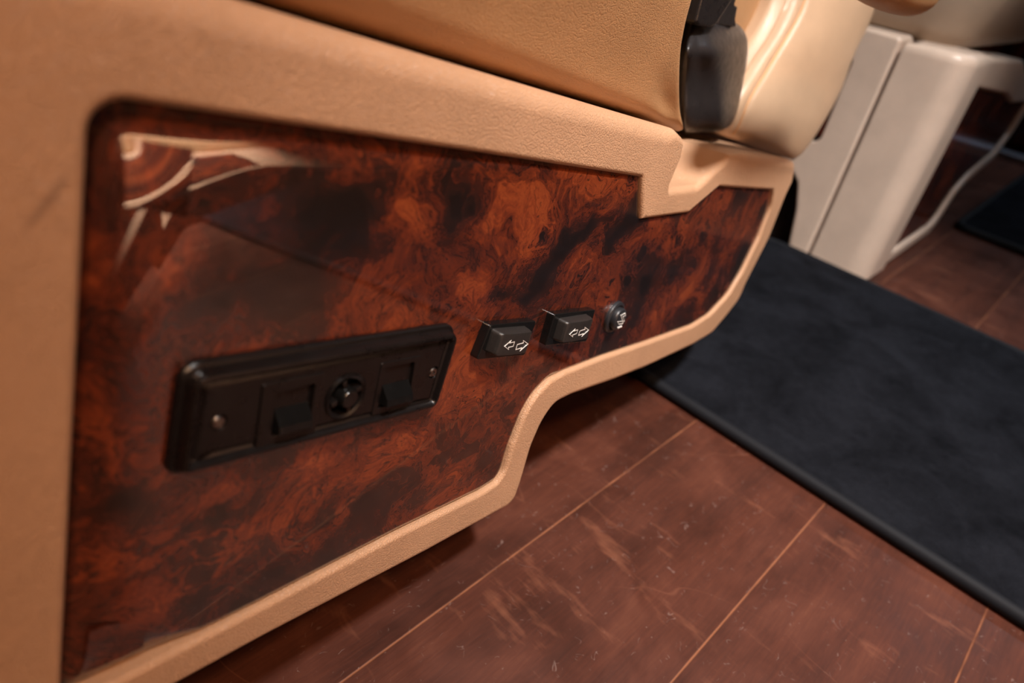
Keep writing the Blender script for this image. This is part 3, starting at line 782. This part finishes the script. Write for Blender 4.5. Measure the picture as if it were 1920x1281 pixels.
part('buckle_stalk', plate(fillet(sk, 0.0015, 4, 0.004), 0.0018, -0.033, -0.056, 4), M_boot2, bk)
sb = fillet([PW(*q, -.044) for q in [(1340, 46), (1358, -30), (1384, -30), (1372, 8), (1378, 12), (1374, 34), (1376, 50)]], 0.001, 3, 0.01)
part('buckle_collar', plate(sb, 0.001, -0.042, -0.058, 3), M_boot, bk)

# ---- underside and pedestal
und = fillet([(-0.09, -0.010), (0.30, -0.010), (0.33, -0.045), (0.52, -0.045), (0.52, -0.075), (0.26, -0.10), (-0.09, -0.10)], 0.004, 3, 0.05)
part('seat_pan', plate(und, 0.002, -0.014, -0.42, 3), M_dark)
v_, f_ = box(0.02, 0.40, 0.31, 0.50, 0.0, 0.12, 0.01); obj('pedestal', v_, f_, M_dark, seat)

# ------------------------------------------------------------------ seat beyond it
far = thing('cabin_seat', 'beige leather seat with tall front column, standing behind the seat with the switches', 'seat', (1.05, 0.33, 0.0))
def fp(name, ms, mat, parent=far, frame=None, **kw): return obj(name, ms[0], ms[1], mat, parent, frame, **kw)
# front column: plan outline in (x,y) extruded up
def column():
    pl = fillet([(0.838, 0.2345), (0.838, 0.164), (0.915, 0.164), (0.915, 0.2345)], [0.003, 0.026, 0.004, 0.003], 8, 0.02)
    vs, fs = [], []; n = innorm(pl); prev = None
    for ins, z in [(0.004, 0.0), (0, 0.004), (0, 0.05), (0, 0.15), (0, 0.249), (0.0009, 0.2545), (0.0035, 0.2585), (0.008, 0.260)]:
        R = addring(vs, pl + n * ins, z)
        if prev: loops(vs, fs, prev, R)
        else: fill(vs, fs, [R])
        prev = R
    fill(vs, fs, [prev]); return vs, fs
fp('front_column', column(), M_far, label='beige rounded front column')
# front face: outline in (y,z) facing the camera (frame maps local x->-Y, y->Z, z->-X)
FR = Matrix(((0, 0, -1, 0.838), (-1, 0, 0, 0), (0, 1, 0, 0), (0, 0, 0, 1)))
def yz(*pts): return [(-a, b) for a, b in pts]
face = fillet(yz((0.2375, 0.001), (0.2375, 0.262), (0.55, 0.262), (0.55, 0.10), (0.30, 0.10), (0.283, 0.085), (0.272, 0.053), (0.262, 0.001)), [0.001, 0.006, 0.006, 0.006, 0.01, 0.01, 0.02, 0.002], 6, 0.02)
wn_ = fillet(yz((0.2765, 0.136), (0.2765, 0.232), (0.52, 0.232), (0.52, 0.136)), [0.009, 0.006, 0.006, 0.006], 6, 0.02)
fp('front_cover', plate(face, 0.004, 0.0, -0.04, 5, holes=[wn_], hb=0.0015), M_far, frame=FR)
fp('front_wood_inset', plate(wn_ - innorm(wn_) * 0.0006, 0.004, -0.0015, -0.02, 4), M_burl2, frame=FR)
# side: outline in (x,z) facing the aisle (frame maps local x->X, y->Z, z->-Y)
FS = Matrix(((1, 0, 0, 0), (0, 0, -1, 0.166), (0, 1, 0, 0), (0, 0, 0, 1)))
so = fillet([(0.90, 0.258), (0.90, 0.003), (1.10, 0.006), (1.125, 0.02), (1.145, 0.058), (1.18, 0.072), (1.30, 0.088), (1.345, 0.12), (1.37, 0.20), (1.30, 0.214), (1.20, 0.222), (1.12, 0.246)], [.003, .003, .01, .02, .02, .03, .03, .03, .01, .01, .02, .02], 6, 0.02)
sh = fillet([(0.916, 0.226), (0.916, 0.022), (1.088, 0.025), (1.105, 0.035), (1.125, 0.070), (1.17, 0.088), (1.28, 0.103), (1.32, 0.13), (1.335, 0.178), (1.20, 0.186), (1.12, 0.205)], [.004, .004, .006, .01, .02, .03, .03, .02, .006, .01, .02], 6, 0.02)
fp('side_skirt', plate(so, 0.006, 0.0, -0.05, 5, holes=[sh], hb=0.003), M_far, frame=FS)
fp('side_wood_panel', plate(sh - innorm(sh) * 0.001, 0.006, -0.003, -0.03, 5), M_burl2, frame=FS)
v_, f_ = box(0.862, 1.25, 0.27, 0.52, 0.0, 0.17, 0.004); fp('pedestal', (v_, f_), M_dark)
# cushion
def fcush():
    c0 = (0.79, 0.20); lp = []
    pl = fillet([(0.875, 0.19), (1.28, 0.19), (1.28, 0.62), (0.875, 0.62)], [0.05, 0.05, 0.05, 0.05], 8, 0.03)
    n = innorm(pl); vs, fs = [], []; prev = None
    for ins, z in [(0.03, 0.250), (0.008, 0.258), (-0.004, 0.275), (-0.012, 0.31), (-0.012, 0.36), (-0.004, 0.395), (0.010, 0.415), (0.035, 0.427), (0.06, 0.43)]:
        R = addring(vs, pl + n * ins, z)
        if prev: loops(vs, fs, prev, R)
        else: fill(vs, fs, [R])
        prev = R
    fill(vs, fs, [prev]); return vs, fs
fp('seat_cushion', fcush(), M_far2, smooth=60, label='beige cushion with its shade put into a darker grey-beige colour')

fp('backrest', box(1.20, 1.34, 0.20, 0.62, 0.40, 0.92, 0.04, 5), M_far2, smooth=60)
# ------------------------------------------------------------------ mats
def mat_thing(label, x0, x1, y0, y1, z=0.009):
    th_ = thing('floor_mat', label, 'mat', ((x0 + x1) / 2, (y0 + y1) / 2, 0.0), 'navy carpet mats on the wood floor')
    vs, fs = [], []; nx, ny = 60, 70; rr = random.Random(3)
    for j in range(ny + 1):
        for i in range(nx + 1):
            x = x0 + 0.006 + (x1 - x0 - 0.012) * i / nx; y = y0 + 0.006 + (y1 - y0 - 0.012) * j / ny
            vs.append((x, y, z + 0.0009 * math.sin(9 * x + 3 * y) * math.sin(7 * y + 1)))
    for j in range(ny):
        for i in range(nx): a = j * (nx + 1) + i; fs.append([a, a + 1, a + nx + 2, a + nx + 1])
    s0 = len(vs); vs += [(x0 + .006, y0 + .006, 0), (x1 - .006, y0 + .006, 0), (x1 - .006, y1 - .006, 0), (x0 + .006, y1 - .006, 0)]; fs.append([s0, s0 + 1, s0 + 2, s0 + 3])
    obj('carpet_pile', vs, fs, M_mat, th_, smooth=60, wn=False)
    r = 0.0055
    lp = fillet([(x0 + r, y0 + r), (x1 - r, y0 + r), (x1 - r, y1 - r), (x0 + r, y1 - r)], 0.02, 6, 0.03)
    v_, f_ = tube([(a, b, r) for a, b in lp], r, 10, True)
    obj('edge_binding', v_, f_, M_bind, th_, smooth=60, wn=False)
    return th_
mat_thing('dark navy carpet mat in the foreground, its bound edge crossing the wood floor', 0.4405, 0.842, -0.62, 0.30)
mat_thing('dark navy carpet mat further back, beside the far wood seat side', 1.195, 1.73, -0.55, 0.158)

# ------------------------------------------------------------------ far end of the cabin
v_, f_ = box(1.825, 1.865, -0.60, 0.62, 0.0, 0.014, 0.004)
tag(obj('threshold_strip', v_, f_, M_chrome), 'pale metal threshold strip across the floor behind the far mat', 'threshold')
cab = thing('cabinet', 'dark glossy wood cabinet at the far end behind the threshold strip', 'cabinet', (2.1, 0.1, 0.0))
v_, f_ = box(2.0, 2.35, -0.50, 0.60, 0.0, 0.42, 0.012); obj('carcass', v_, f_, M_burl2, cab)
v_, f_ = box(1.97, 2.35, -0.52, 0.62, 0.42, 0.45, 0.008); obj('worktop', v_, f_, M_walld, cab)
for yy_ in (0.30, 0.02):
    v_, f_ = tube([(2.0, yy_, 0.30), (1.975, yy_, 0.30), (1.975, yy_ - 0.10, 0.30), (2.0, yy_ - 0.10, 0.30)], 0.006)
    obj('handle', v_, f_, M_chrome, cab)

# ------------------------------------------------------------------ seat across the aisle, turned the other way
opp = thing('cabin_seat', 'tan seat across the aisle, its burl panel facing the seat with the switches', 'seat', (0.28, -0.65, 0.0))
M2 = Matrix.Translation((0.50, -0.27, 0.0)) @ Matrix.Rotation(math.pi, 4, 'Z') @ SEAT
for ch in list(seat.children):
    if ch.name.split('.')[0] in ('leather_skirt', 'wood_panel', 'seat_cushion', 'seat_pan', 'backrest_bolster'):
        c = ch.copy(); C.objects.link(c); c.parent = opp; c.matrix_basis = Matrix.Translation((-0.28, 0.65, 0.0)) @ M2
v_, f_ = box(0.12, 0.46, -0.76, -0.50, 0.0, 0.12, 0.01); obj('pedestal', v_, f_, M_dark, opp)
